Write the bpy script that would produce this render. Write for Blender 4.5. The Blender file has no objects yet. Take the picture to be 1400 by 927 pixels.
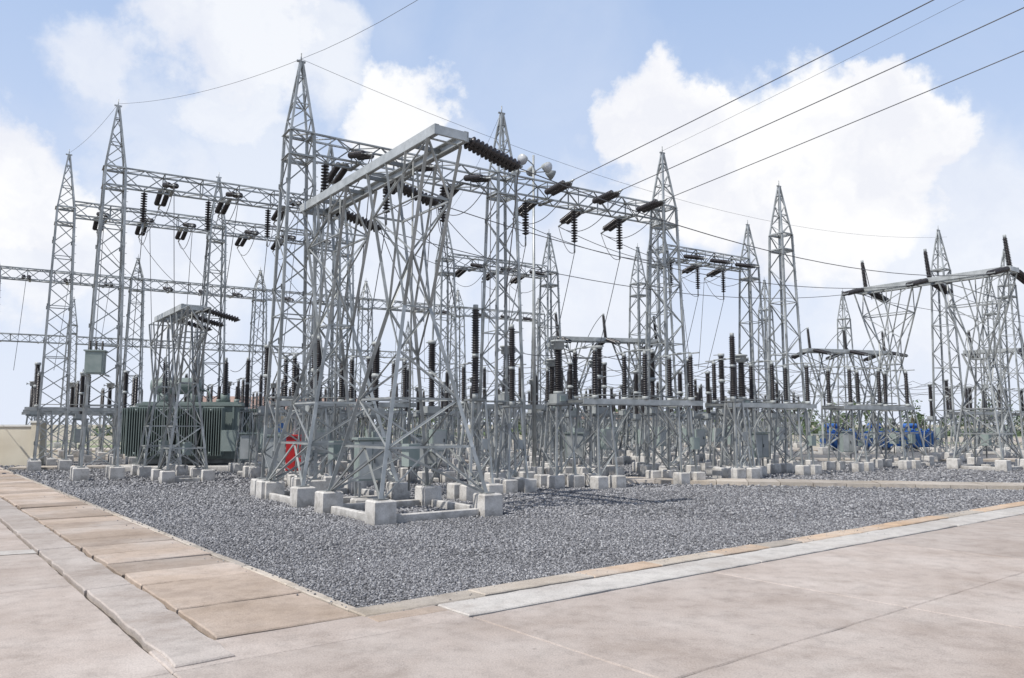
import bpy, math, random
import numpy as np
from mathutils import Vector, Matrix, Quaternion
random.seed(7); np.random.seed(7)
R=random.random
sc=bpy.context.scene
sc.view_settings.view_transform='Standard'
try: sc.view_settings.look='None'
except Exception: pass
sc.view_settings.exposure=0

# ------------------------------------------------------------ materials
def newmat(name):
    m=bpy.data.materials.new(name); m.use_nodes=True
    nt=m.node_tree; b=nt.nodes['Principled BSDF']
    return m,nt,b
def nd(nt,t,**k):
    n=nt.nodes.new(t)
    for a,v in k.items(): setattr(n,a,v)
    return n
def noise(nt,vec,scale,detail=4,rough=.55,dist=0):
    n=nd(nt,'ShaderNodeTexNoise'); n.inputs['Scale'].default_value=scale
    n.inputs['Detail'].default_value=detail; n.inputs['Roughness'].default_value=rough
    n.inputs['Distortion'].default_value=dist
    if vec is not None: nt.links.new(vec,n.inputs['Vector'])
    return n.outputs['Fac']
def ramp(nt,fac,stops):
    r=nd(nt,'ShaderNodeValToRGB'); e=r.color_ramp.elements
    while len(e)<len(stops): e.new(.5)
    for i,(p,c) in enumerate(stops):
        e[i].position=p; e[i].color=(c[0],c[1],c[2],1) if hasattr(c,'__len__') else (c,c,c,1)
    nt.links.new(fac,r.inputs[0]); return r.outputs[0]
def mixc(nt,fac,a,b,mode='MIX'):
    m=nd(nt,'ShaderNodeMix',data_type='RGBA',blend_type=mode)
    for s,v in ((m.inputs[0],fac),(m.inputs[6],a),(m.inputs[7],b)):
        if isinstance(v,(int,float)): s.default_value=v
        elif isinstance(v,tuple): s.default_value=(v[0],v[1],v[2],1)
        else: nt.links.new(v,s)
    return m.outputs[2]
def mth(nt,op,a,b=None,c=None,clamp=False):
    m=nd(nt,'ShaderNodeMath',operation=op,use_clamp=clamp)
    for i,v in enumerate((a,b,c)):
        if v is None: continue
        if isinstance(v,(int,float)): m.inputs[i].default_value=v
        else: nt.links.new(v,m.inputs[i])
    return m.outputs[0]
def bump(nt,b,h,strength=.4,dist=.01):
    n=nd(nt,'ShaderNodeBump'); n.inputs['Strength'].default_value=strength; n.inputs['Distance'].default_value=dist
    nt.links.new(h,n.inputs['Height']); nt.links.new(n.outputs[0],b.inputs['Normal'])
def geoco(nt): return nd(nt,'ShaderNodeNewGeometry').outputs['Position']
def island(nt): return nd(nt,'ShaderNodeNewGeometry').outputs['Random Per Island']

def mat_simple(name,c1,c2,scale,rough=.6,metal=0,isl=.0,spec=.4,det=2):
    m,nt,b=newmat(name)
    f=noise(nt,geoco(nt),scale,det)
    col=ramp(nt,f,[(.3,c1),(.7,c2)])
    if isl>0:
        v=ramp(nt,island(nt),[(0,1-isl),(1,1+isl*.6)])
        col=mixc(nt,1.0,col,v,'MULTIPLY')
    nt.links.new(col,b.inputs['Base Color'])
    b.inputs['Roughness'].default_value=rough; b.inputs['Metallic'].default_value=metal
    b.inputs['Specular IOR Level'].default_value=spec
    return m
M_STEEL=mat_simple('galvanised_steel',(.30,.315,.31),(.45,.465,.46),3.0,.42,.35,.34)
M_STEELD=mat_simple('weathered_steel',(.19,.20,.20),(.30,.315,.315),4.0,.48,.25,.3)
M_INS=mat_simple('brown_black_porcelain',(.022,.020,.022),(.040,.035,.036),5,.3,0,.2,.5)
M_GREY=mat_simple('grey_paint',(.30,.32,.32),(.42,.44,.435),2.5,.5,0,.2)
M_GREEN=mat_simple('transformer_grey_green',(.15,.19,.18),(.22,.26,.245),1.5,.5,0,.15)
M_BOX=mat_simple('cabinet_green_grey',(.22,.27,.255),(.30,.345,.325),3,.45,0,.1)
M_RED=mat_simple('red_enamel',(.42,.02,.025),(.55,.04,.04),3,.4)
M_BLUE=mat_simple('blue_paint',(.03,.10,.32),(.05,.15,.42),2,.5,0,.3)
M_WIRE=mat_simple('aluminium_conductor',(.09,.09,.095),(.15,.15,.155),1,.5,.3)
M_BARK=mat_simple('bark',(.10,.08,.06),(.18,.14,.11),2,.9)
M_CREAM=mat_simple('cream_render',(.55,.50,.40),(.66,.61,.50),.9,.9)
M_WHITE=mat_simple('white_paint',(.68,.68,.65),(.78,.78,.75),.8,.8)
M_DARK=mat_simple('dark_glass',(.03,.035,.04),(.05,.055,.06),1,.2)
M_LENS=mat_simple('lamp_glass',(.5,.52,.55),(.6,.62,.65),1,.15)
M_ROOF=mat_simple('sheet_roof',(.30,.20,.17),(.38,.27,.22),.8,.7)

def mat_footing():
    m,nt,b=newmat('footing_concrete'); p=geoco(nt)
    f=noise(nt,p,3.5,5,.65); f2=noise(nt,p,30,3)
    col=ramp(nt,f,[(.3,(.38,.36,.33)),(.5,(.56,.54,.51)),(.75,(.68,.66,.63))])
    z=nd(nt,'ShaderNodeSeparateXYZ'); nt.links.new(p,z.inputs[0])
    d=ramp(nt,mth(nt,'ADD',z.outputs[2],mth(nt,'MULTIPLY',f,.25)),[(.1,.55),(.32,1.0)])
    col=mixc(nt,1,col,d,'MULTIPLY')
    col=mixc(nt,1,col,ramp(nt,f2,[(.3,.86),(.6,1.0)]),'MULTIPLY')
    nt.links.new(col,b.inputs['Base Color']); b.inputs['Roughness'].default_value=.9
    bump(nt,b,f2,.5,.02); return m
M_FOOT=mat_footing()

def mat_concrete(name,lo,mid,hi,isl=.12,stain=.35):
    m,nt,b=newmat(name); p=geoco(nt)
    f1=noise(nt,p,.55,4,.6); f2=noise(nt,p,4.2,6,.7); f3=noise(nt,p,60,3,.7)
    col=ramp(nt,f1,[(.32,lo),(.5,mid),(.68,hi)])
    col=mixc(nt,1,col,ramp(nt,f2,[(.3,.80),(.5,1.0),(.72,1.08)]),'MULTIPLY')
    col=mixc(nt,1,col,ramp(nt,f3,[(.32,.76),(.55,1.03)]),'MULTIPLY')
    f5=noise(nt,p,.8,7,.74,.2)
    col=mixc(nt,mth(nt,'MULTIPLY',ramp(nt,f5,[(.50,0),(.68,1)]),stain),col,(.25,.20,.165))
    vo2=nd(nt,'ShaderNodeTexVoronoi'); vo2.inputs['Scale'].default_value=2.4; nt.links.new(p,vo2.inputs['Vector'])
    sp_=mth(nt,'MULTIPLY',ramp(nt,vo2.outputs['Distance'],[(.02,1),(.06,0)]),.5)
    col=mixc(nt,sp_,col,(.16,.14,.12))
    v=ramp(nt,island(nt),[(0,1-isl),(1,1+isl*.5)])
    col=mixc(nt,1,col,v,'MULTIPLY')
    nt.links.new(col,b.inputs['Base Color']); b.inputs['Roughness'].default_value=.92
    b.inputs['Specular IOR Level'].default_value=.2
    bump(nt,b,mth(nt,'ADD',mth(nt,'MULTIPLY',f3,.5),f2),.6,.015); return m
M_CONC=mat_concrete('pavement_concrete',(.385,.325,.285),(.455,.395,.355),(.51,.455,.415),.10,.42)
M_KERB=mat_concrete('kerb_concrete',(.38,.33,.295),(.45,.40,.365),(.50,.455,.42),.16,.5)
M_SLAB=mat_concrete('trench_cover_concrete',(.38,.30,.235),(.46,.375,.31),(.50,.435,.385),.26,.5)
M_TAN=mat_concrete('tan_edging',(.50,.36,.245),(.55,.42,.31),(.52,.45,.385),.2,.3)
M_LIGHT=mat_concrete('light_screed',(.44,.415,.385),(.50,.475,.445),(.55,.525,.49),.10,.35)
M_PATH=mat_concrete('path_concrete',(.43,.37,.30),(.49,.44,.38),(.53,.48,.43),.25,.3)
M_JOINT=mat_simple('joint_dirt',(.05,.045,.04),(.12,.10,.08),9,.95)

def mat_gravel():
    m,nt,b=newmat('gravel_bed'); p=geoco(nt)
    vo=nd(nt,'ShaderNodeTexVoronoi'); vo.inputs['Scale'].default_value=28; nt.links.new(p,vo.inputs['Vector'])
    s=nd(nt,'ShaderNodeSeparateColor'); nt.links.new(vo.outputs['Color'],s.inputs[0])
    col=ramp(nt,s.outputs[0],[(0,(.10,.10,.107)),(.5,(.19,.19,.20)),(1,(.32,.32,.325))])
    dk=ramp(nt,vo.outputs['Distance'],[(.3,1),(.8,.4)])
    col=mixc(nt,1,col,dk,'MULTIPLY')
    col=mixc(nt,1,col,ramp(nt,noise(nt,p,.35,4,.6),[(.3,.85),(.7,1.15)]),'MULTIPLY')
    nt.links.new(col,b.inputs['Base Color']); b.inputs['Roughness'].default_value=.9
    bump(nt,b,mth(nt,'SUBTRACT',1,vo.outputs['Distance']),1,.02); return m
def mat_stone():
    m,nt,b=newmat('gravel_stone')
    col=ramp(nt,island(nt),[(0,(.11,.11,.118)),(.45,(.205,.205,.217)),(.8,(.30,.30,.312)),(1,(.43,.43,.435))])
    p=geoco(nt)
    col=mixc(nt,1,col,ramp(nt,noise(nt,p,.35,4,.6),[(.3,.84),(.7,1.14)]),'MULTIPLY')
    nt.links.new(col,b.inputs['Base Color']); b.inputs['Roughness'].default_value=.8; return m
def mat_ground():
    m,nt,b=newmat('ground_soil'); p=geoco(nt)
    f=noise(nt,p,.035,5,.6); f2=noise(nt,p,.6,5,.65)
    col=ramp(nt,f,[(.35,(.42,.36,.31)),(.52,(.38,.34,.27)),(.62,(.20,.24,.12)),(.8,(.16,.21,.09))])
    col=mixc(nt,1,col,ramp(nt,f2,[(.3,.8),(.7,1.12)]),'MULTIPLY')
    nt.links.new(col,b.inputs['Base Color']); b.inputs['Roughness'].default_value=.95
    return m
def mat_leaf():
    m,nt,b=newmat('foliage')
    col=ramp(nt,island(nt),[(0,(.06,.09,.05)),(.6,(.10,.14,.075)),(1,(.15,.20,.10))])
    nt.links.new(col,b.inputs['Base Color']); b.inputs['Roughness'].default_value=.9; return m

# ------------------------------------------------------------ mesh builder
class B:
    def __init__(s): s.v=[];s.f=[];s.m=[];s.mats=[];s.smooth=[]
    def mi(s,m):
        if m not in s.mats: s.mats.append(m)
        return s.mats.index(m)
    def add(s,vs,fs,mat,smooth=False):
        o=len(s.v); k=s.mi(mat); s.v.extend([tuple(q) for q in vs])
        for f in fs: s.f.append([i+o for i in f]); s.m.append(k); s.smooth.append(smooth)
    def box(s,c,d,mat,rz=0,rot=None):
        x,y,z=d[0]/2,d[1]/2,d[2]/2
        vs=[Vector((a*x,b*y,e*z)) for a in(-1,1) for b in(-1,1) for e in(-1,1)]
        q=rot.to_matrix() if rot else Matrix.Rotation(rz,3,'Z')
        vs=[q@t+Vector(c) for t in vs]
        s.add(vs,[(0,1,3,2),(4,6,7,5),(0,4,5,1),(2,3,7,6),(0,2,6,4),(1,5,7,3)],mat)
    def block(s,c,d,mat,bev=.03):
        x,y,h=d[0]/2,d[1]/2,d[2]
        rings=[(x,y,-.05),(x*.98,y*.98,h-bev),(x*.98-bev,y*.98-bev,h)]
        vs=[];fs=[]
        jx=[(R()-.5)*.02 for _ in range(4)]
        for (a,b_,z) in rings:
            for i,(sx,sy) in enumerate(((-1,-1),(1,-1),(1,1),(-1,1))): vs.append((c[0]+sx*a+jx[i],c[1]+sy*b_+jx[i-1],c[2]+z))
        for r in range(2):
            for i in range(4): fs.append((r*4+i,r*4+(i+1)%4,r*4+4+(i+1)%4,r*4+4+i))
        fs.append((8,9,10,11)); s.add(vs,fs,mat)
    def bar(s,p,q,w,mat,t=None,flip=1):   # L-angle member
        p=Vector(p);q=Vector(q);d=q-p
        if d.length<1e-4:return
        d.normalize(); up=Vector((0,0,1)) if abs(d.z)<.95 else Vector((1,0,0))
        a=d.cross(up).normalized()*flip; b_=a.cross(d).normalized(); t=t or w*.14
        pr=[(0,0),(w,0),(w,t),(t,t),(t,w),(0,w)]
        vs=[p+a*(x-w*.3)+b_*(y-w*.3) for x,y in pr]+[q+a*(x-w*.3)+b_*(y-w*.3) for x,y in pr]
        fs=[(i,(i+1)%6,6+(i+1)%6,6+i) for i in range(6)]+[(5,4,3,2,1,0),(6,7,8,9,10,11)]
        s.add(vs,fs,mat)
    def lathe(s,p,q,prof,mat,seg=10,cap=True):
        p=Vector(p);q=Vector(q);d=(q-p);L=d.length;d.normalize()
        up=Vector((0,0,1)) if abs(d.z)<.9 else Vector((1,0,0))
        a=d.cross(up).normalized();b_=a.cross(d).normalized()
        vs=[];fs=[];n=len(prof)
        cs=[(math.cos(2*math.pi*i/seg),math.sin(2*math.pi*i/seg)) for i in range(seg)]
        for t,r in prof:
            o=p+d*(t*L)
            for cx,cy in cs: vs.append(o+a*(cx*r)+b_*(cy*r))
        for k in range(n-1):
            for i in range(seg): fs.append((k*seg+i,k*seg+(i+1)%seg,(k+1)*seg+(i+1)%seg,(k+1)*seg+i))
        if cap: fs.append(tuple(range(seg))[::-1]); fs.append(tuple((n-1)*seg+i for i in range(seg)))
        s.add(vs,fs,mat,True)
    def cyl(s,p,q,r,mat,seg=10,r2=None): s.lathe(p,q,[(0,r),(1,r if r2 is None else r2)],mat,seg)
    def ins(s,p,q,r0,r1,n,mat,seg=10,core=.68):
        n=int(n*1.5)
        pr=[(0,r0*core)]
        for i in range(n):
            r=r0+(r1-r0)*i/n
            pr+=[((i+.2)/n,r*core),((i+.45)/n,r),((i+.62)/n,r*.97),((i+.85)/n,r*core)]
        pr.append((1,r1*core)); s.lathe(p,q,pr,mat,seg)
    def tube(s,pts,r,mat,seg=5):
        vs=[];fs=[]
        for k,pt in enumerate(pts):
            pt=Vector(pt); d=(Vector(pts[min(k+1,len(pts)-1)])-Vector(pts[max(k-1,0)])).normalized()
            up=Vector((0,0,1)) if abs(d.z)<.97 else Vector((1,0,0))
            a=d.cross(up).normalized();b_=a.cross(d).normalized()
            for i in range(seg):
                an=2*math.pi*i/seg; vs.append(pt+a*(math.cos(an)*r)+b_*(math.sin(an)*r))
        for k in range(len(pts)-1):
            for i in range(seg): fs.append((k*seg+i,k*seg+(i+1)%seg,(k+1)*seg+(i+1)%seg,(k+1)*seg+i))
        s.add(vs,fs,mat,True)
    def lattice(s,st,lw,bw,mat,pat='Z',horiz=2):
        for k in range(len(st)-1):
            A,C=st[k],st[k+1]
            for i in range(4):
                j=(i+1)%4
                s.bar(A[i],C[i],lw,mat)
                if pat=='X': s.bar(A[i],C[j],bw,mat); s.bar(A[j],C[i],bw,mat)
                elif (k+i)%2==0: s.bar(A[i],C[j],bw,mat)
                else: s.bar(A[j],C[i],bw,mat)
                if horiz and (k+1)%horiz==0 or k==len(st)-2: s.bar(C[i],C[j],bw,mat)
    def mesh(s,name):
        me=bpy.data.meshes.new(name); me.from_pydata(s.v,[],s.f)
        for m in s.mats: me.materials.append(m)
        me.polygons.foreach_set('material_index',s.m)
        me.polygons.foreach_set('use_smooth',s.smooth)
        me.update(); return me
def place(me,name,loc=(0,0,0),rz=0,sca=1,rot=None):
    o=bpy.data.objects.new(name,me); sc.collection.objects.link(o)
    o.location=loc; 
    if rot is not None: o.rotation_mode='QUATERNION'; o.rotation_quaternion=rot
    else: o.rotation_euler=(0,0,rz)
    o.scale=(sca,)*3 if isinstance(sca,(int,float)) else sca
    return o

def sq(h,z,hy=None,cx=0,cy=0):
    hy=h if hy is None else hy
    return [Vector((cx-h,cy-hy,z)),Vector((cx+h,cy-hy,z)),Vector((cx+h,cy+hy,z)),Vector((cx-h,cy+hy,z))]

# ------------------------------------------------------------ tower
def tower_mesh(name,hb,hp,wb=.58,wt=.34,foot=True):
    b=B(); st=[]; n=int((hb-.45)/.74)
    for k in range(n+1):
        t=k/n; st.append(sq(wb+(wt-wb)*t,.42+(hb-.42)*t))
    b.lattice(st,.08,.038,M_STEEL,'Z',3)
    pk=[]; m=5
    for k in range(m+1):
        t=k/m; pk.append(sq(wt*(1-t)+.03*t,hb+(hp-hb)*t))
    b.lattice(pk,.062,.034,M_STEEL,'Z',2)
    b.cyl((0,0,hp),(0,0,hp+.28),.018,M_STEEL,6); b.box((0,0,hp+.02),(.26,.06,.05),M_STEEL)
    for zz in (hb-.72,hb):
        q=sq(wt+.02,zz)
        for i in range(4): b.bar(q[i],q[(i+1)%4],.075,M_STEEL)
        b.bar(q[0],q[2],.04,M_STEEL); b.bar(q[1],q[3],.04,M_STEEL)
    for k in range(1,n,2):       # gusset plates
        for q in st[k]: b.box((q.x*1.0,q.y-.004 if q.y<0 else q.y+.004,q.z),(.13,.012,.16),M_STEELD)
    for k in range(int(hb/.4)):
        zz=.8+k*.4; t=(zz-.42)/(hb-.42)
        if t>1: break
        w=wb+(wt-wb)*t; b.cyl((w,-w,zz),(w+.12,-w,zz),.01,M_STEEL,4)
    if foot:
        for q in sq(wb,0):
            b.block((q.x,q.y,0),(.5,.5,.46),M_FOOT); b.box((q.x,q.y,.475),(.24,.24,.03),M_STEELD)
    return b.mesh(name)
T1=tower_mesh('lattice_tower_mesh',10.5,12.75)
T2=tower_mesh('lattice_tower_tall_mesh',11.7,14.2)
T3=tower_mesh('lattice_tower_far_mesh',11.0,12.3)

towers=[]
ANG=math.atan2(.535,.845)
def tower(x,y,me=T1,rz=None):
    towers.append((x,y,1.6)); return place(me,'lattice_tower',(x,y,0),ANG if rz is None else rz)
beam_cache={}
def beam(p,q,z,w=.31,hgt=.62):
    p=Vector((p[0],p[1],0));q=Vector((q[0],q[1],0)); d=q-p; L=round(d.length-.68,2)
    key=(L,w)
    if key not in beam_cache:
        b=B(); n=max(4,int(L/.66)); st=[]
        for k in range(n+1):
            x=-L/2+L*k/n; st.append([Vector((x,-w,-hgt)),Vector((x,w,-hgt)),Vector((x,w,0)),Vector((x,-w,0))])
        b.lattice(st,.072,.04,M_STEEL,'Z',2)
        for fx in(-.28,0,.28):
            b.box((L*fx,0,-hgt-.03),(.12,2*w+.2,.05),M_STEELD)
        beam_cache[key]=b.mesh('gantry_beam_mesh')
    c=(p+q)/2
    return place(beam_cache[key],'gantry_beam',(c.x,c.y,z),math.atan2(d.y,d.x))

# ------------------------------------------------------------ insulator string
def string_mesh(L,n,r,dbl):
    b=B()
    for oy in ((-.13,.13) if dbl else (0,)):
        b.cyl((0,oy*.2,0),(.16,oy,0),.018,M_STEELD,5)
        pr=[]
        for i in range(n):
            t=i/n; pr+=[(t,.045),(t+.25/n,.05),(t+.45/n,r),(t+.62/n,r*.92),(t+.8/n,.05)]
        pr.append((1,.045)); b.lathe((.16,oy,0),(L-.12,oy,0),pr,M_INS,12)
        b.cyl((L-.12,oy,0),(L,oy*.3,0),.02,M_STEELD,5)
    if dbl:
        b.box((.16,0,0),(.05,.38,.03),M_STEELD); b.box((L-.1,0,0),(.05,.38,.03),M_STEELD)
    b.cyl((L-.06,0,0),(L+.25,0,0),.035,M_STEEL,6)
    return b.mesh('insulator_string_mesh')
STR=string_mesh(1.35,13,.105,True); STRV=string_mesh(1.45,12,.125,False)
def string(p,d,me=STR,sca=1):
    d=Vector(d).normalized(); q=d.to_track_quat('X','Z')
    place(me,'insulator_string',p,rot=q,sca=sca)
    L=1.6 if me is STR else 1.7
    return Vector(p)+d*(L*sca)

def sagpts(p,q,sag,n=18):
    p=Vector(p);q=Vector(q)
    return [p.lerp(q,i/n)-Vector((0,0,4*sag*(i/n)*(1-i/n))) for i in range(n+1)]
def wires(name,lst,r=.016):
    b=B()
    for p,q,s in lst: b.tube(sagpts(p,q,s),r,M_WIRE,5)
    return place(b.mesh(name+'_mesh'),name)

# ------------------------------------------------------------ switching frame with hourglass legs
def frame_mesh(H,L=7.8,posts=False,strings=(-1,),base=1.3):
    b=B(); W=.42
    for y in(-W,W):
        b.box((0,y,H),(L,.03,.22),M_STEEL)
        for z in(-.105,.105): b.box((0,y+(.05 if y<0 else -.05),H+z),(L,.1,.02),M_STEEL)
    for x in (-L/2+.04,L/2-.04): b.box((x,0,H),(.07,2*W-.04,.2),M_STEEL)
    for k in range(5):
        x=-L/2+1.2+(L-2.4)*k/4; b.box((x,0,H),(.06,2*W-.04,.1),M_STEELD)
    for cx in(-2.1,2.1):
        wz=H*.56
        sts=[]
        N1=4
        for k in range(N1+1):
            t=k/N1; sts.append(sq(base*(1-t)+.38*t,.45+(wz-.45)*t,base*(1-t)+.33*t,cx))
        b.lattice(sts,.09,.045,M_STEEL,'Z',2)
        k=1
        for i in range(4):
            j=(i+1)%4; mid=(sts[k][i]+sts[k][j])/2
            b.bar(sts[1][i],sts[1][j],.05,M_STEEL)
            b.bar(mid,sts[0][i],.04,M_STEEL); b.bar(mid,sts[0][j],.04,M_STEEL)
        st2=[]; N2=3
        for k in range(N2+1):
            t=k/N2; st2.append(sq(.38*(1-t)+1.5*t,wz+(H-.12-wz)*t,.33*(1-t)+W*t,cx))
        b.lattice(st2,.08,.045,M_STEEL,'Z',2)
        for sy in(-1,1):
            b.bar((cx-.38,sy*.33,wz),(cx+.5,sy*W,H-.12),.06,M_STEEL)
            b.bar((cx+.38,sy*.33,wz),(cx-.5,sy*W,H-.12),.06,M_STEEL)
        for q in sq(base,0,base,cx):
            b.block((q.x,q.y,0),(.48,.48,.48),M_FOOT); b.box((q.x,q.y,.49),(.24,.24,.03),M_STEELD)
        for s_ in(-1,1):
            b.block((cx,s_*base,0),(2*base-.52,.14,.17),M_FOOT,.015)
            b.block((cx+s_*base,0,0),(.14,2*base-.52,.17),M_FOOT,.015)
        b.cyl((cx+.1,-.1,.5),(cx+.1,-.1,H),.025,M_STEELD,6)
        b.box((cx+.1,-.14,1.3),(.34,.28,.5),M_BOX); b.box((cx+.1,-.29,1.3),(.28,.012,.42),M_GREY)
    for k,x in enumerate((-L/2+.2,0,L/2-.5)):
        if posts:
            b.ins((x,0,H+.14),(x+.12,0,H+1.45),.12,.1,12,M_INS); b.cyl((x+.12,0,H+1.45),(x+.13,0,H+1.6),.07,M_GREY)
            b.tube(sagpts((x+.12,0,H+1.58),(x+.7,-1.8,H-.2),-.25,8),.02,M_WIRE)
        for s_ in strings:
            p=Vector((x,s_*W,H)); d=Vector((.0,s_*1,-.24)).normalized()
            for o in(-.12,.12):
                pr=[];n=12
                for i in range(n):
                    t=i/n; pr+=[(t,.05),(t+.45/n,.115),(t+.65/n,.11),(t+.85/n,.05)]
                pr.append((1,.05)); b.lathe(p+d*.12+Vector((o,0,0)),p+d*1.5+Vector((o,0,0)),pr,M_INS,12)
            b.box(p+d*.08,(.34,.06,.05),M_STEELD); b.box(p+d*1.54,(.34,.06,.05),M_STEELD)
    return b.mesh('switch_frame_mesh')

# ------------------------------------------------------------ equipment
def stand(b,h,w0,w1,n,cx=0,cy=0,hy0=None,hy1=None,foot=.4,mat=None):
    mat=mat or M_STEEL; st=[]
    hy0=w0 if hy0 is None else hy0; hy1=w1 if hy1 is None else hy1
    for k in range(n+1):
        t=k/n; st.append(sq(w0+(w1-w0)*t,.38+(h-.38)*t,hy0+(hy1-hy0)*t,cx,cy))
    b.lattice(st,.058,.032,mat,'Z',n)
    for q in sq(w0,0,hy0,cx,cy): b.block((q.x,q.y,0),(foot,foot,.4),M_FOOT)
def ct_mesh():
    b=B(); stand(b,2.6,.38,.24,3)
    b.box((0,0,2.64),(.62,.62,.05),M_STEELD); b.box((0,0,2.82),(.44,.44,.3),M_GREY); b.box((0,-.24,2.82),(.2,.04,.18),M_BOX)
    b.cyl((0,0,2.97),(0,0,3.06),.17,M_GREY); b.ins((0,0,3.06),(0,0,4.4),.17,.13,13,M_INS)
    b.lathe((0,0,4.4),(0,0,4.72),[(0,.14),(.1,.2),(.78,.2),(.8,.25),(.96,.25),(1,.2)],M_GREY,14)
    b.cyl((-.36,0,4.55),(.36,0,4.55),.03,M_GREY,6); b.box((-.36,0,4.55),(.04,.1,.14),M_GREY); b.box((.36,0,4.55),(.04,.1,.14),M_GREY)
    return b.mesh('current_transformer_mesh')
def arr_mesh(tall=0):
    b=B(); h=2.5; stand(b,h,.33,.18,3)
    b.box((0,0,h+.03),(.44,.44,.05),M_STEELD)
    b.cyl((0,0,h+.05),(0,0,h+.2),.08,M_GREY)
    b.ins((0,0,h+.2),(0,0,h+1.15),.115,.115,10,M_INS); b.cyl((0,0,h+1.15),(0,0,h+1.23),.09,M_GREY)
    b.ins((0,0,h+1.23),(0,0,h+2.15+tall),.115,.105,10+int(tall*8),M_INS); b.cyl((0,0,h+2.15+tall),(0,0,h+2.27+tall),.07,M_GREY)
    b.box((.16,-.2,1.4),(.2,.12,.28),M_GREY)
    return b.mesh('surge_arrester_mesh')
def brk_mesh():
    b=B(); stand(b,2.3,.44,.32,3)
    b.box((0,0,2.36),(.8,.7,.08),M_STEELD); b.box((0,0,2.52),(.5,.4,.24),M_GREY)
    b.ins((0,0,2.64),(0,0,3.7),.13,.12,11,M_INS); b.lathe((0,0,3.7),(0,0,3.86),[(0,.13),(.5,.16),(1,.13)],M_GREY,12)
    b.ins((0,0,3.86),(0,0,4.85),.155,.145,10,M_INS); b.cyl((0,0,4.85),(0,0,4.97),.15,M_GREY,12)
    b.box((0,-.26,3.78),(.08,.34,.03),M_GREY); b.box((0,.26,4.93),(.08,.34,.03),M_GREY)
    b.box((.0,-.48,1.45),(.55,.36,.75),M_BOX); b.box((0,-.665,1.45),(.47,.012,.67),M_GREY); b.box((.16,-.68,1.45),(.03,.03,.12),M_DARK)
    return b.mesh('circuit_breaker_mesh')
def disc_mesh():
    b=B()
    for x in(-1.75,1.75): stand(b,2.6,.36,.26,3,x,0,.68,.5)
    for y in(-.55,.55):
        b.box((0,y,2.72),(5.2,.03,.17),M_STEEL)
        for z in(-.08,.08): b.box((0,y-.04*(1 if y>0 else -1),2.72+z),(5.2,.08,.016),M_STEEL)
    for k in range(7): b.box((-2.55+k*.85,0,2.72),(.06,1.06,.08),M_STEELD)
    for sy in(-.55,.55):
        for sx in(-1,1): b.bar((sx*1.5,sy,1.5),(sx*.6,sy,2.62),.045,M_STEEL)
    for x in(-2.1,0,2.1):
        for y in(-.52,.52):
            b.cyl((x,y,2.8),(x,y,2.92),.11,M_GREY); b.ins((x,y,2.92),(x,y,4.3),.105,.095,12,M_INS)
            b.cyl((x,y,4.3),(x,y,4.4),.07,M_GREY); b.box((x,y*1.35,4.44),(.07,.46,.04),M_GREY)
        b.cyl((x,-.52,4.47),(x,.52,4.47),.026,M_GREY,6); b.box((x,0,4.47),(.08,.18,.07),M_STEELD)
        b.box((x,0,2.86),(.1,1.2,.05),M_STEELD)
    b.cyl((-2.1,.0,2.95),(2.1,.0,2.95),.022,M_STEELD,5)
    b.cyl((2.3,-.4,.9),(2.3,-.4,2.7),.025,M_STEELD,6); b.box((2.1,-.62,1.35),(.28,.22,.4),M_BOX)
    return b.mesh('disconnect_switch_mesh')
CT=ct_mesh();AR=arr_mesh();ART=arr_mesh(.25);BK=brk_mesh();DS=disc_mesh()

def transformer_mesh(tm):
    b=B()
    b.block((0,0,0),(5.6,3.6,.22),M_FOOT)
    b.box((0,0,.36),(4.8,1.1,.2),M_STEELD)
    b.box((0,0,1.65),(4.3,1.7,2.35),tm)
    for x in np.linspace(-1.9,1.9,7): b.box((x,0,1.65),(.08,1.86,2.3),tm)
    b.box((0,0,2.86),(4.5,1.9,.1),tm); b.box((0,0,2.95),(4.1,1.5,.08),tm)
    for sy in(-1,1):
        for g in range(4):
            x0=-1.95+g*1.03
            b.cyl((x0,sy*.85,2.6),(x0+.0,sy*1.75,2.6),.06,tm,8); b.cyl((x0,sy*.85,.75),(x0,sy*1.75,.75),.06,tm,8)
            for k in range(9):
                x=x0-.34+k*.1
                b.box((x,sy*1.42,1.68),(.028,.66,2.05),tm)
            b.box((x0+.06,sy*1.42,2.73),(.86,.09,.06),tm); b.box((x0+.06,sy*1.42,.64),(.86,.09,.06),tm)
    for sx in(-1,1):
        for k in range(8): b.box((sx*(2.3+k*.08),0,1.7),(.028,1.4,2.0),tm)
        b.cyl((sx*2.1,-.4,2.6),(sx*2.95,-.4,2.6),.05,tm,8)
    b.lathe((-2.1,.5,3.75),(.1,.5,3.75),[(0,.02),(.02,.3),(.06,.38),(.94,.38),(.98,.3),(1,.02)],tm,16)
    for x in(-1.7,-.4): b.box((x,.5,3.2),(.1,.5,.5),tm)
    b.tube([(.1,.5,3.6),(.45,.5,3.5),(.6,.4,3.0)],.05,tm)
    for k,x in enumerate((-1.2,.1,1.4)):
        b.cyl((x,-.35,2.98),(x+.02,-.5,3.35),.2,tm,12)
        b.ins((x+.02,-.5,3.35),(x+.12,-.95,4.75),.15,.11,12,M_INS); b.cyl((x+.12,-.95,4.75),(x+.13,-1.0,4.95),.06,M_GREY)
    for k,x in enumerate((.9,1.3,1.7)):
        b.cyl((x,.55,2.98),(x,.55,3.15),.12,tm,10); b.ins((x,.55,3.15),(x,.6,3.75),.11,.09,6,M_INS)
    b.box((2.0,-1.95,1.3),(.6,.3,.9),M_BOX)
    return b.mesh('power_transformer_mesh')

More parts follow.
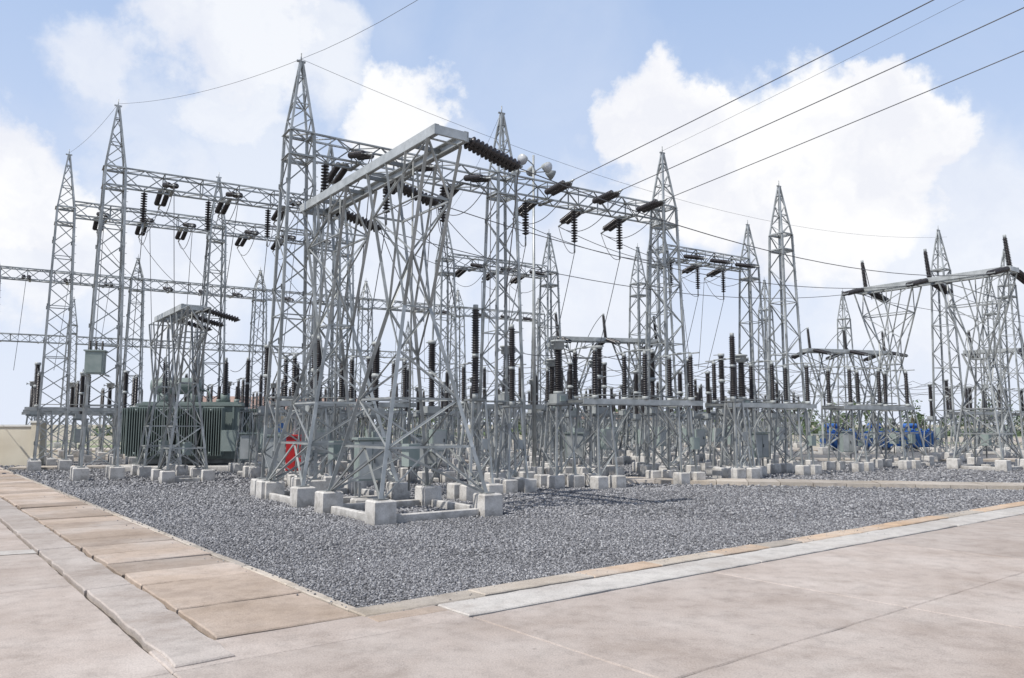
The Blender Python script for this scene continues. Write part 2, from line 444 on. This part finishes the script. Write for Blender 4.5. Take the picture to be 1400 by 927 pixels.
def cabinet_mesh(c1,c2,w=.7,h=1.0,d=.4,leg=.45):
    b=B()
    b.block((0,0,0),(w+.15,d+.15,.15),M_FOOT)
    for sx in(-1,1):
        for sy in(-1,1): b.box((sx*(w/2-.04),sy*(d/2-.04),(leg+.15)/2+.07),(.05,.05,leg-.1),M_STEELD)
    b.box((0,0,leg+.15+h/2),(w,d,h),c1); b.box((0,0,leg+.17+h+.02),(w+.1,d+.12,.05),c1)
    for sx in(-1,1): b.box((sx*w/4,-d/2-.008,leg+.15+h/2),(w/2-.03,.016,h-.08),c2)
    b.box((.05,-d/2-.03,leg+.15+h/2),(.02,.03,.14),M_DARK)
    return b.mesh('cabinet_mesh')

# ------------------------------------------------------------ GROUND
O=Vector((-1.63,8.53,0)); U=Vector((.785,.62,0)).normalized(); V=Vector((-.62,.785,0)).normalized()
def W(a,b_,z=0): 
    p=O+U*a+V*b_; return (p.x,p.y,z)
g=B(); g.add([(-2500,-300,-.05),(2500,-300,-.05),(2500,4000,-.05),(-2500,4000,-.05)],[(0,1,2,3)],mat_ground()); place(g.mesh('ground_mesh'),'ground')
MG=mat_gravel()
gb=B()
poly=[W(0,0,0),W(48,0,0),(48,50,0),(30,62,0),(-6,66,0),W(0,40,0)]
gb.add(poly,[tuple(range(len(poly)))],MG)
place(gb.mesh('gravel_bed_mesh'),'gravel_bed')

def stones():
    pts=[];siz=[]
    for (d0,d1,den,s) in((7.5,12,1000,.0135),(12,17,540,.0175),(17,25,200,.025),(25,40,50,.038)):
        wx=.80*d1; n=int(den*(d1-d0)*2*wx)
        X=np.random.uniform(-wx,wx,n); Y=np.random.uniform(d0,d1,n)
        rx=X-O.x; ry=Y-O.y
        a=rx*U.x+ry*U.y; bb=rx*V.x+ry*V.y
        k=(a>.012)&(bb>.012)&(np.abs(X)<.80*Y)&((a<48))&(bb<40)
        X,Y=X[k],Y[k]
        pts.append(np.stack([X,Y],1)); siz.append(np.random.uniform(.6,1.4,len(X))*s)
    n=420; e=np.random.exponential(.12,n); al=np.random.uniform(0,20,n); side=np.random.rand(n)<.5
    A=np.where(side,-e,al); Bb=np.where(side,al,-e)
    pts.append(np.stack([O.x+U.x*A+V.x*Bb,O.y+U.y*A+V.y*Bb],1)); siz.append(np.random.uniform(.4,.9,n)*.015)
    P=np.concatenate(pts);S=np.concatenate(siz);N=len(P)
    zz=np.random.uniform(0,.5,N)*S+.002; zz[-n:]=.078
    base=np.array([(x,y,z) for x in(-1,1) for y in(-1,1) for z in(-1,1)],float)
    v=base[None]*np.random.uniform(.45,1.0,(N,8,3))*S[:,None,None]*np.array([1,.85,.7])
    an=np.random.uniform(0,6.28,N);t=np.random.uniform(-.7,.7,N)
    c,s=np.cos(t)[:,None],np.sin(t)[:,None]; y=v[:,:,1]*c-v[:,:,2]*s; z=v[:,:,1]*s+v[:,:,2]*c; x=v[:,:,0]
    c,s=np.cos(an)[:,None],np.sin(an)[:,None]
    v=np.stack([x*c-y*s+P[:,:1],x*s+y*c+P[:,1:],z+zz[:,None]],2).reshape(-1,3)
    F=np.array([(0,1,3,2),(4,6,7,5),(0,4,5,1),(2,3,7,6),(0,2,6,4),(1,5,7,3)])
    f=(F[None]+8*np.arange(N)[:,None,None]).reshape(-1)
    me=bpy.data.meshes.new('gravel_mesh'); me.vertices.add(N*8); me.vertices.foreach_set('co',v.ravel())
    me.loops.add(len(f)); me.loops.foreach_set('vertex_index',f.astype(np.int32))
    me.polygons.add(N*6); me.polygons.foreach_set('loop_start',np.arange(0,N*24,4,dtype=np.int32))
    try: me.polygons.foreach_set('loop_total',np.full(N*6,4,dtype=np.int32))
    except Exception: pass
    me.update(calc_edges=True); me.materials.append(mat_stone()); place(me,'gravel')
stones()

def edge(p,q,amp,step=.22):
    L=math.hypot(q[0]-p[0],q[1]-p[1]); n=max(1,min(40,int(L/step))); out=[]
    for k in range(n):
        t=k/n; j=0 if k==0 else amp
        out.append((p[0]+(q[0]-p[0])*t+(R()-.5)*j,p[1]+(q[1]-p[1])*t+(R()-.5)*j))
    return out
def slab(b,a0,a1,b0,b1,z,mat,jit=.0,thick=.12,gap=.006,rag=.012):
    j=lambda: (R()-.5)*jit
    c=[(a0+gap+j(),b0+gap+j()),(a1-gap+j(),b0+gap+j()),(a1-gap+j(),b1-gap+j()),(a0+gap+j(),b1-gap+j())]
    ring=[]
    for i in range(4): ring+=edge(c[i],c[(i+1)%4],rag)
    e=.012; cx=(a0+a1)/2; cy=(b0+b1)/2; tx=(R()-.5)*jit*.5; ty=(R()-.5)*jit*.5
    hz=lambda x,y: z+tx*(x-cx)/max(.1,a1-a0)+ty*(y-cy)/max(.1,b1-b0)
    def inn(x,y):
        return (x+(e if x-cx<-(a1-a0)*.5+.05 else (-e if x-cx>(a1-a0)*.5-.05 else 0)), y+(e if y-cy<-(b1-b0)*.5+.05 else (-e if y-cy>(b1-b0)*.5-.05 else 0)))
    n=len(ring)
    top=[W(*inn(x,y),hz(x,y)) for x,y in ring]; mid=[W(x,y,hz(x,y)-e) for x,y in ring]; bot=[W(x,y,z-thick) for x,y in ring]
    fs=[tuple(range(n))]
    for r in range(2):
        for i in range(n): fs.append(((r+1)*n+i,(r+1)*n+(i+1)%n,r*n+(i+1)%n,r*n+i))
    b.add(top+mid+bot,fs,mat)
jb=B()
jb.add([W(-40,-30,.012),W(60,-30,.012),W(60,-.004,.012),W(-40,-.004,.012)],[(0,1,2,3)],M_JOINT)
jb.add([W(-40,0,.012),W(-.004,0,.012),W(-.004,62,.012),W(-40,62,.012)],[(0,1,2,3)],M_JOINT)
place(jb.mesh('subgrade_mesh'),'pavement_subgrade')
rb=B()
av=[-14,-9.5,-5.2,-2.15,.73,4.6,8.9,13.4,18,23,29,36,45,58]
bv=[-22,-16,-11,-6.6,-3.6,-1.05]
for i in range(len(av)-1):
    for k in range(len(bv)-1):
        slab(rb,av[i],av[i+1],bv[k],bv[k+1],.066,M_CONC,.006,gap=.005,rag=.016)
slab(rb,-2.15,.73,-1.05,-.30,.062,M_CONC,.012)
bl=[-1.05,3.2,7.3,11.5,16,21,27,34,42,52]
al=[-11,-6.6,-2.15]
for i in range(2):
    for k in range(len(bl)-1): slab(rb,al[i],al[i+1],bl[k],bl[k+1],.066,M_CONC,.006,gap=.005,rag=.016)
place(rb.mesh('concrete_road_mesh'),'concrete_road')
kb=B()
y=-.95
while y<50:
    l=2.2+R()*1.6; slab(kb,-2.12,-1.60,y,y+l,.088,M_KERB,.035,rag=.04,gap=.01); y+=l
place(kb.mesh('kerb_mesh'),'kerb')
tb=B(); y=-.28
while y<48:
    l=.85+R()*.15+(.5 if y<2 else 0); slab(tb,-1.55,-.13,y,y+l,.066+R()*.02,M_SLAB,.04,gap=.016,rag=.026); y+=l
place(tb.mesh('cable_trench_covers_mesh'),'cable_trench_covers')
eb=B(); y=0
while y<48:
    l=1.4+R(); slab(eb,-.12,-.0,y,y+l,.07,M_PATH,.012,rag=.02); y+=l
x=-.12
while x<56:
    l=.8+R()*1.3; slab(eb,x,x+l,-.34-R()*.05,0,.072+R()*.012,M_TAN if R()<.65 else M_PATH,.02,rag=.03); x+=l
place(eb.mesh('gravel_edging_mesh'),'gravel_edging')
lb=B(); x=.73
slab(lb,-.12,.73,-.66,-.40,.066,M_SLAB,.01)
while x<56:
    l=3+R()*2.5; slab(lb,x,x+l,-.98-R()*.07,-.41,.077,M_LIGHT,.008,gap=.001,rag=.04); x+=l
place(lb.mesh('screed_strip_mesh'),'screed_strip')
pb=B(); pts=[]
N_=26
for k in range(N_): pts.append(W(-2.16-k*.22,6.15+k*.02+R()*.05+.42+.1*math.sin(k*.7),.0735))
for k in range(N_-1,-1,-1): pts.append(W(-2.16-k*.22,6.15+k*.018+R()*.05+.07*math.sin(k*.5),.0735))
pb.add(pts,[tuple(range(len(pts)))],M_LIGHT); place(pb.mesh('repair_patch_mesh'),'repair_patch')

ib=B()
p0=Vector((.9,27.6));p1=Vector((40,18.3)); n=40; d=(p1-p0)/n; nrm=Vector((-d.y,d.x)).normalized()
for k in range(n):
    a=p0+d*k+d*.01; c=p0+d*(k+1)-d*.01; wv=nrm*1.5; h=.12+R()*.02
    q=[(a.x,a.y),(c.x,c.y),(c.x+wv.x,c.y+wv.y),(a.x+wv.x,a.y+wv.y)]
    ib.add([(x,y,h) for x,y in q]+[(x,y,-.02) for x,y in q],[(0,1,2,3),(4,5,1,0),(5,6,2,1),(6,7,3,2),(7,4,0,3)],M_PATH)
place(ib.mesh('trench_path_mesh'),'trench_path')
fb=B()
for (a,c,w_) in (((4,44),(60,40),2.2),((-22,34.5),(-2,41),1.6),((-5,58),(70,60),5),((-60,52),(-5,66),5)):
    a=Vector(a);c=Vector(c);nn=(c-a).normalized();nn=Vector((-nn.y,nn.x))*w_
    q=[a,c,c+nn,a+nn]; fb.add([(p.x,p.y,.1) for p in q]+[(p.x,p.y,-.02) for p in q],[(0,1,2,3),(4,5,1,0),(5,6,2,1),(6,7,3,2),(7,4,0,3)],M_PATH)
place(fb.mesh('service_path_mesh'),'service_path')

# ------------------------------------------------------------ GANTRIES
up=Vector((.845,.535,0)).normalized(); vp=Vector((-.535,.845,0)).normalized()
A=(-6.3,22.3);Bt=(-.36,26.2);C=(6.0,30.2);D=(12.15,34.6);E=(23.8,42.7)
for p in(A,Bt,C,D,E): tower(*p)
beam(A,Bt,10.5);beam(Bt,C,10.5)
T163=(-15.2,29.0);T460=(-8.0,33.3)
tower(*T163,T2);tower(*T460,T2);beam(T163,T460,11.7)
r3=[(-20.2,34.5),(-14.6,37.8),(-9.0,41.1)]
for p in r3: tower(*p,T2)
beam(r3[0],r3[1],12.0);beam(r3[1],r3[2],12.0)
r4=[(-36.2+6.4*k,40.2+3.93*k) for k in range(8)]
for k,p in enumerate(r4):
    if p[0]<4: tower(*p,T3)
for k in range(6): beam(r4[k],r4[k+1],11.0)
r5=[(7.2,37.9),(12.8,41.5)]
for p in r5: tower(*p,T1)
beam(r5[0],r5[1],10.8)
r6=[(-3.5,40),(2.1,43.5),(7.7,47)]
for p in r6: tower(*p,T1)
beam(r6[0],r6[1],10.8)
r7=[(-47,62),(-38,67),(-29,72),(-20,77),(-11,82)]
for p in r7: tower(*p,T1)
for k in range(4): beam(r7[k],r7[k+1],9.5)
for p in((19,58),(27,63),(34,55),(46,62),(30.5,47.5)): tower(*p,T1)

wl=[]
def phases(p,q,fr=(.22,.5,.78)):
    p=Vector((p[0],p[1],0));q=Vector((q[0],q[1],0)); return [p.lerp(q,f) for f in fr]
def tension(p,q,z,front,back,vert=False,w=.33):
    res={'f':[],'b':[]}
    for c in phases(p,q):
        zf=z-.45
        if front: e1=string((c-vp*w)+Vector((0,0,zf)),-vp+Vector((0,0,-.25 if front==1 else .06))); res['f'].append(e1)
        if back: e2=string((c+vp*w)+Vector((0,0,zf)),vp+Vector((0,0,-.25))); res['b'].append(e2)
        if front and back: wl.append((e1,e2,.7))
        if vert:
            cc=c-up*.8-vp*.2; e3=string(cc+Vector((0,0,z-.66)),(0,0,-1),STRV)
            wl.append((e3,Vector((cc.x,cc.y,4.9))+vp*1.3,.05)); 
            if back: wl.append((e2,e3,.35))
    return res
AB=tension(A,Bt,10.5,1,1,True); BC=tension(Bt,C,10.5,2,1,True)
R2=tension(T163,T460,11.7,1,1,True)
R3a=tension(r3[0],r3[1],12,1,1); R3b=tension(r3[1],r3[2],12,1,1)
R4=[tension(r4[k],r4[k+1],11,1,0) for k in range(6)]
R5=tension(r5[0],r5[1],10.8,1,1,True); R6=tension(r6[0],r6[1],10.8,1,1)
out=Vector((.61,-.79,0))
for e in BC['f']:
    wl.append((e,e+out*42+Vector((0,0,4.6)),.25))
def join(a,b_,s=.8):
    for p,q in zip(a,b_): wl.append((p,q,s))
join(AB['b'],R6['f'],1.0);join(BC['b'],R5['f'],.7)
join(R2['b'],R3b['f'],.5);join(R3a['b'],R4[2]['f'],.8);join(R3b['b'],R4[3]['f'],.8)
for r in (AB['f'],R2['f'],R3a['f'],R5['b'],R6['b'],R4[1]['f'],R4[4]['f'],R4[5]['f']):
    for e in r: wl.append((e,Vector((e.x,e.y,5.0))+vp*(R()*1.6-.8)+up*(R()-.5),.15))
ew=[]
pk=lambda p,z:Vector((p[0],p[1],z+.1))
ew.append((pk(A,12.75),pk(A,12.75)+out*30+Vector((0,0,.3)),1.8))
ew.append((pk(A,12.75),pk(T163,14.2),.3)); ew.append((pk(A,12.75),Vector((25,44,12.7)),1.6))
ew.append((pk(T163,14.2),pk(r3[0],14.2),.2)); ew.append((pk(Bt,12.75),pk(r6[0],12.75),.4))
ew.append((pk(C,12.75),pk(r5[0],12.75),.3)); ew.append((pk(C,12.75),pk(C,12.75)+out*42+Vector((0,0,6)),.5))
wires('earth_wire',ew,.006)

# ------------------------------------------------------------ switch frames
F1=frame_mesh(8.3,7.8,False,(-1,)); F2=frame_mesh(8.8,7.4,True,(-1,1),1.0); F3=frame_mesh(7.0,4.9,False,(-1,),.75)
fa=math.atan2(.81,-.59)
fc=Vector((-2.3,17.9,0))+V*2.1
place(F1,'switching_frame',fc,fa)
place(F2,'switching_frame',(20.0,36.9,0),fa); 
place(F3,'switching_frame',(-12.7,29.4,0),fa,.88)
F4=frame_mesh(7.0,7.0,True,(-1,1),.9)
place(F4,'switching_frame',(5.6,46.5,0),fa+1.2); place(F4,'switching_frame',(23.2,54,0),fa+1.25); place(F4,'switching_frame',(34.5,52.5,0),fa+.3)
towers+= [(fc.x,fc.y,4.2),(20,36.9,4),(-12.7,29.4,3.2),(5.6,46.5,3),(23.2,54,3)]
def fpt(c,ang,x,y,z):
    return Vector(c)+Matrix.Rotation(ang,3,'Z')@Vector((x,y,z))
xs1=(-3.7,0,3.4); xs2=(-3.5,0,3.2)
for a_,b_ in zip(xs1,xs2):
    wl.append((fpt(fc,fa,a_,-1.95,7.95),fpt((20,36.9,0),fa,b_,1.95,8.4),.9))
    wl.append((fpt((20,36.9,0),fa,b_,-1.95,8.4),(45+a_,52-a_*.8,8.5),.9))
for a_ in xs1:
    wl.append((fpt(fc,fa,a_,-1.95,7.95),fpt(fc,fa,a_*.6,-2.6,4.9),.1))

# ------------------------------------------------------------ equipment field
def ok(x,y,r):
    if .36<x/y<.52 and y>42: return False      # open view lane to the blue transformers
    for tx,ty,tr in towers:
        if (x-tx)**2+(y-ty)**2<(r+tr*.62)**2: return False
    return True
tr_pos=(-14.4,35.6); towers.append((tr_pos[0],tr_pos[1],5.0))
g0=Vector((A[0],A[1],0))
rows=[(2.6,'ct'),(5.4,'ds'),(8.4,'bk'),(11.4,'ar'),(14.6,'ds'),(18,'ct'),(21.5,'ds'),(25.5,'bk'),(29.5,'ds'),(34,'ct'),(39,'ds'),(44,'ar')]
names={'ct':'current_transformer','ar':'surge_arrester','bk':'circuit_breaker','ds':'disconnect_switch'}
meshes={'ct':CT,'ar':AR,'bk':BK}
tops={'ct':4.65,'ar':4.7,'bk':4.95,'ds':4.45}
prev={}
for off,t in rows:
    for i in range(-2,8):
        c=g0+up*(7.3*i+3.65)+vp*off
        if i<0 and off<12: continue
        if i>=4 and off<4: continue
        if R()<.16: continue
        kind=t
        if t!='ds' and R()<.25: kind=random.choice(['ct','ar','bk'])
        if kind=='ds':
            if ok(c.x,c.y,1.6): place(DS,'disconnect_switch',c,ANG)
        else:
            for k in(-1,0,1):
                q=c+up*(2.1*k)
                if ok(q.x,q.y,.35): place(meshes[kind],names[kind],q,ANG,(1,1,.95+.1*R()))
        for k in(-1,0,1):
            q=c+up*(2.1*k)+Vector((0,0,tops[kind]))
            if (i,k) in prev and (q-prev[(i,k)]).length<6.5: wl.append((prev[(i,k)],q,.25))
            prev[(i,k)]=q
for i,off in((1,-2.2),(2,-1.4),(3,-1.2)):
    c=g0+up*(7.3*i+3.65)+vp*off; place(DS,'disconnect_switch',c,ANG)
    for k in(-1,0,1):
        q=c+up*(2.1*k); wl.append((q+Vector((0,0,4.4))+vp*.6,q+vp*4.6+Vector((0,0,4.8)),.2))
place(ART,'surge_arrester',(-1.0,21.3,0),ANG,1.05)
place(ART,'surge_arrester',(-.0,23.6,0),ANG); place(AR,'surge_arrester',(8.1,28.6,0),ANG,1.12)
place(AR,'surge_arrester',(-6.1,24.6,0),ANG);place(CT,'current_transformer',(1.5,25.3,0),ANG);place(CT,'current_transformer',(9.0,30.6,0),ANG)
place(BK,'circuit_breaker',(3.3,29.6,0),ANG)
wires('overhead_conductor',wl,.014)

place(transformer_mesh(M_GREEN),'power_transformer',(tr_pos[0],tr_pos[1],0),.12)
BT=transformer_mesh(M_BLUE)
for x,y in((24.4,58.5),(27.8,59),(31.0,60)): place(BT,'blue_transformer',(x,y,0),.1,.5)

CB=cabinet_mesh(M_BOX,M_GREY); RC=cabinet_mesh(M_RED,M_RED,.6,1.1,.35,.25)
for x,y,r in((-3.0,27.6,.2),(-3.6,20.0,.5),(-7.7,25.5,.3),(2.6,33,.1),(10.5,33.5,.4),(-10.5,31.5,.3),(17,40,.2)):
    place(CB,'control_cabinet',(x,y,0),r)
place(RC,'fire_hose_cabinet',(-7.45,27.2,0),.15,1.05)
jb2=B(); jb2.box((0,0,0),(.6,.5,.8),M_BOX); jb2.box((0,-.26,0),(.5,.02,.7),M_BOX); jb2.box((0,0,.43),(.7,.6,.05),M_BOX)
for k in range(6): jb2.box((-.25+k*.1,.3,0),(.02,.1,.65),M_BOX)
for x in(-.2,0,.2): jb2.ins((x,0,.45),(x,0,.8),.05,.04,5,M_INS)
jb2.bar((-.38,-.25,-.45),(-.38,.6,-.45),.07,M_STEEL);jb2.bar((.38,-.25,-.45),(.38,.6,-.45),.07,M_STEEL)
place(jb2.mesh('pole_box_mesh'),'auxiliary_transformer',(T163[0]+.15,T163[1]-.85,4.2),.3)

fm=B(); fm.block((0,0,0),(.7,.7,.4),M_FOOT); fm.cyl((0,0,.4),(0,0,12.6),.08,M_STEEL,8,.045)
for k in range(5):
    a=k*1.25+.4; x,y=.55*math.cos(a),.55*math.sin(a); z=12.0+.3*(k%2)
    fm.cyl((0,0,z-.1),(x,y,z),.025,M_STEEL,5)
    fm.lathe((x,y,z),(x*1.55,y*1.55,z-.12),[(0,.08),(.3,.13),(1,.22)],M_GREY,12); fm.cyl((x*1.55,y*1.55,z-.12),(x*1.57,y*1.57,z-.125),.2,M_LENS,12)
place(fm.mesh('floodlight_mast_mesh'),'floodlight_mast',(.85,30.0,0))

wb=B(); 
wb.box((-27.6,38.2,.95),(9,.3,1.9),M_CREAM); wb.box((-27.6,38.2,1.93),(9.1,.42,.08),M_WHITE)
for x in(-23.0,-26,-29,-32): wb.box((x,38.2,1.03),(.45,.45,2.1),M_CREAM); wb.box((x,38.2,2.12),(.55,.55,.09),M_WHITE)
place(wb.mesh('boundary_wall_mesh'),'boundary_wall')
def building(name,loc,L,Dp,H,rz,wall):
    root=bpy.data.objects.new(name,None); sc.collection.objects.link(root); root.location=loc; root.rotation_euler=(0,0,rz)
    def part(n,b):
        o=place(b.mesh(n),n); o.parent=root
    b=B(); b.box((0,0,H/2),(L,Dp,H),wall); b.box((0,0,.2),(L+.1,Dp+.1,.4),M_FOOT); part('walls',b)
    b=B(); x,y=L/2+.4,Dp/2+.4
    b.add([(-x,-y,H+.003),(x,-y,H+.003),(x,y,H+.003),(-x,y,H+.003),(-x,0,H+1.3),(x,0,H+1.3)],[(0,1,5,4),(2,3,4,5),(1,2,5),(3,0,4),(0,3,2,1)],M_ROOF); part('roof',b)
    b=B(); w=B(); n=int(L/2.4)
    for k in range(n):
        xx=-L/2+L*(k+.5)/n
        if k==n//2: w.box((xx,-Dp/2-.02,1.05),(.95,.06,2.1),M_BLUE); continue
        b.box((xx,-Dp/2-.015,1.65),(1.2,.05,1.1),M_DARK); b.box((xx,-Dp/2-.05,1.06),(1.4,.14,.07),M_WHITE)
        b.box((xx,-Dp/2-.045,1.65),(.05,.03,1.1),M_WHITE)
    part('windows',b); part('door',w)
building('control_building',(-19.5,66,0),12,6,3.0,.3,M_CREAM)
building('store_building',(20,150,0),16,7,3.0,.0,M_WHITE)

# ------------------------------------------------------------ far trees
def trees():
    b=B(); leaf=mat_leaf(); rng=np.random.RandomState(3)
    cen=[]
    for k in range(190):
        x=rng.uniform(-100,260); y=rng.uniform(165,270); h=rng.uniform(3.5,8.0)*(1.4 if rng.rand()<.08 else 1)
        if x/y<-.52: continue
        cen.append((x,y,h)); b.cyl((x,y,0),(x+rng.uniform(-.4,.4),y,h*.6),.2,M_BARK,5,.08)
        for j in range(3): b.cyl((x,y,h*.35),(x+rng.uniform(-1.5,1.5),y+rng.uniform(-1,1),h*.75),.09,M_BARK,4,.03)
    vs=[];
    for x,y,h in cen:
        nl=rng.randint(4,8)
        for l in range(nl):
            cx=x+rng.normal(0,h*.26);cy=y+rng.normal(0,h*.2);cz=h*rng.uniform(.4,.9);r=h*rng.uniform(.13,.24)
            n=26; p=rng.normal(0,1,(n,3)); p/=np.linalg.norm(p,axis=1)[:,None]; p*=r*rng.uniform(.5,1.1,(n,1)); p+=(cx,cy,cz)
            s=rng.uniform(.18,.5,n)
            t1=rng.normal(0,1,(n,3));t1/=np.linalg.norm(t1,axis=1)[:,None]; t2=np.cross(t1,rng.normal(0,1,(n,3)));t2/=np.linalg.norm(t2,axis=1)[:,None]
            q=np.stack([p-t1*s[:,None],p+t2*s[:,None]*.7,p+t1*s[:,None],p-t2*s[:,None]*.7],1); vs.append(q.reshape(-1,3))
    vs=np.concatenate(vs); vs[:,2]=np.maximum(vs[:,2],.05)
    fs=np.arange(len(vs)).reshape(-1,4).tolist()
    b.add(vs.tolist(),fs,leaf); place(b.mesh('distant_trees_mesh'),'distant_trees')
    h=B()
    n=20000; X=rng.uniform(-75,260,n); Y=rng.uniform(135,165,n); Z=rng.uniform(0,1,n)**1.4*(1.3+.9*np.sin(X*.13)+.6*np.sin(X*.41+2))
    p=np.stack([X,Y,np.maximum(Z,.1)],1); s=rng.uniform(.2,.5,n)[:,None]
    t1=rng.normal(0,1,(n,3));t1/=np.linalg.norm(t1,axis=1)[:,None]; t2=np.cross(t1,rng.normal(0,1,(n,3)));t2/=np.linalg.norm(t2,axis=1)[:,None]
    q=np.stack([p-t1*s,p+t2*s*.7,p+t1*s,p-t2*s*.7],1).reshape(-1,3)
    h.add(q.tolist(),np.arange(len(q)).reshape(-1,4).tolist(),leaf); place(h.mesh('scrub_mesh'),'scrub')
trees()

# ------------------------------------------------------------ sky, sun
sun_el=math.radians(54); sv=Vector((-.80,-.60,0)).normalized()
w=bpy.data.worlds.new('World'); sc.world=w; w.use_nodes=True; nt=w.node_tree
bg=nt.nodes['Background']; S=.1; bg.inputs['Strength'].default_value=S
sk=nd(nt,'ShaderNodeTexSky',sky_type='NISHITA'); sk.sun_disc=False; sk.sun_elevation=sun_el; sk.sun_rotation=math.atan2(sv.x,sv.y)
sk.air_density=1.0; sk.dust_density=1.0; sk.ozone_density=1.5
tc=nd(nt,'ShaderNodeTexCoord').outputs['Generated']
sp=nd(nt,'ShaderNodeSeparateXYZ'); nt.links.new(tc,sp.inputs[0])
el=sp.outputs[2]
base=mixc(nt,ramp(nt,el,[(0,.85),(.5,.75),(.75,.05)]),sk.outputs[0],(5.1,6.75,9.9))
hz=ramp(nt,el,[(0,1.0),(.12,.85),(.27,.38),(.5,.0)])
base=mixc(nt,mth(nt,'MULTIPLY',hz,.78),base,(8.6,9.0,9.9))
def pd(x,y):
    dx=x-700;dy=463.5-y; return Vector((dx,1061.7-.1085*dy,115.8+.9941*dy)).normalized()
nz=nd(nt,'ShaderNodeTexNoise'); nz.inputs['Scale'].default_value=6.5; nz.inputs['Detail'].default_value=8; nz.inputs['Roughness'].default_value=.6
nt.links.new(tc,nz.inputs['Vector'])
wv=nd(nt,'ShaderNodeVectorMath',operation='MULTIPLY_ADD'); 
sb=nd(nt,'ShaderNodeVectorMath',operation='SUBTRACT'); nt.links.new(nz.outputs['Color'],sb.inputs[0]); sb.inputs[1].default_value=(.5,.5,.5)
nt.links.new(sb.outputs[0],wv.inputs[0]); wv.inputs[1].default_value=(.24,.24,.24); nt.links.new(tc,wv.inputs[2])
blobs=[(905,180,.075,1),(980,170,.05,1),(990,250,.12,1),(1110,170,.085,1),(1195,125,.06,1),(1250,175,.075,1),(1120,265,.14,1),(1250,330,.16,.6),
 (330,20,.11,.8),(430,75,.085,.7),(160,85,.06,.65),(185,165,.07,.4),(300,160,.07,.7),(545,165,.08,.95),(5,250,.09,.95),(40,320,.1,.8),
 (790,370,.14,.6),(350,250,.10,.5),(560,300,.15,.5),(230,340,.15,.6)]
acc=None
for x,y,r,k in blobs:
    dn=nd(nt,'ShaderNodeVectorMath',operation='DISTANCE'); nt.links.new(wv.outputs[0],dn.inputs[0]); dn.inputs[1].default_value=pd(x,y)
    mr=nd(nt,'ShaderNodeMapRange',interpolation_type='SMOOTHSTEP'); nt.links.new(dn.outputs['Value'],mr.inputs[0])
    mr.inputs[1].default_value=r*1.1; mr.inputs[2].default_value=r*(.5 if k<.8 else .76); mr.inputs[3].default_value=0; mr.inputs[4].default_value=k
    acc=mr.outputs[0] if acc is None else mth(nt,'MAXIMUM',acc,mr.outputs[0])
gn=noise(nt,tc,2.3,5,.62,.3)
behind=mth(nt,'LESS_THAN',sp.outputs[1],.35)
gen=mth(nt,'MULTIPLY',ramp(nt,gn,[(.56,0),(.68,.8)]),behind)
acc=mth(nt,'MAXIMUM',acc,gen)
wisps=mth(nt,'MULTIPLY',ramp(nt,noise(nt,tc,3.2,6,.55,.4),[(.48,0),(.80,1)]),.28)
acc=mth(nt,'MAXIMUM',acc,wisps)
shade=noise(nt,wv.outputs[0],6,4,.6)
cc=ramp(nt,shade,[(.36,(.86,.875,.935)),(.56,(.995,.995,1.0))])
cc=mixc(nt,1,cc,(10.3,10.3,10.3),'MULTIPLY')
nt.links.new(mixc(nt,acc,base,cc),bg.inputs[0])
ld=bpy.data.lights.new('sun','SUN'); ld.energy=4.4; ld.angle=math.radians(.5); ld.color=(1,.96,.90)
lo=bpy.data.objects.new('sun',ld); sc.collection.objects.link(lo)
sd=Vector((sv.x*math.cos(sun_el),sv.y*math.cos(sun_el),math.sin(sun_el)))
lo.rotation_mode='QUATERNION'; lo.rotation_quaternion=(-sd).to_track_quat('-Z','Y'); lo.location=(0,0,30)

cam=bpy.data.cameras.new('camera'); co=bpy.data.objects.new('camera',cam); sc.collection.objects.link(co)
co.location=(0,0,2.0); co.rotation_euler=(math.radians(90+6.226),0,0); cam.sensor_width=36; cam.lens=36*1068/1400; cam.clip_end=8000; cam.clip_start=.05
sc.camera=co
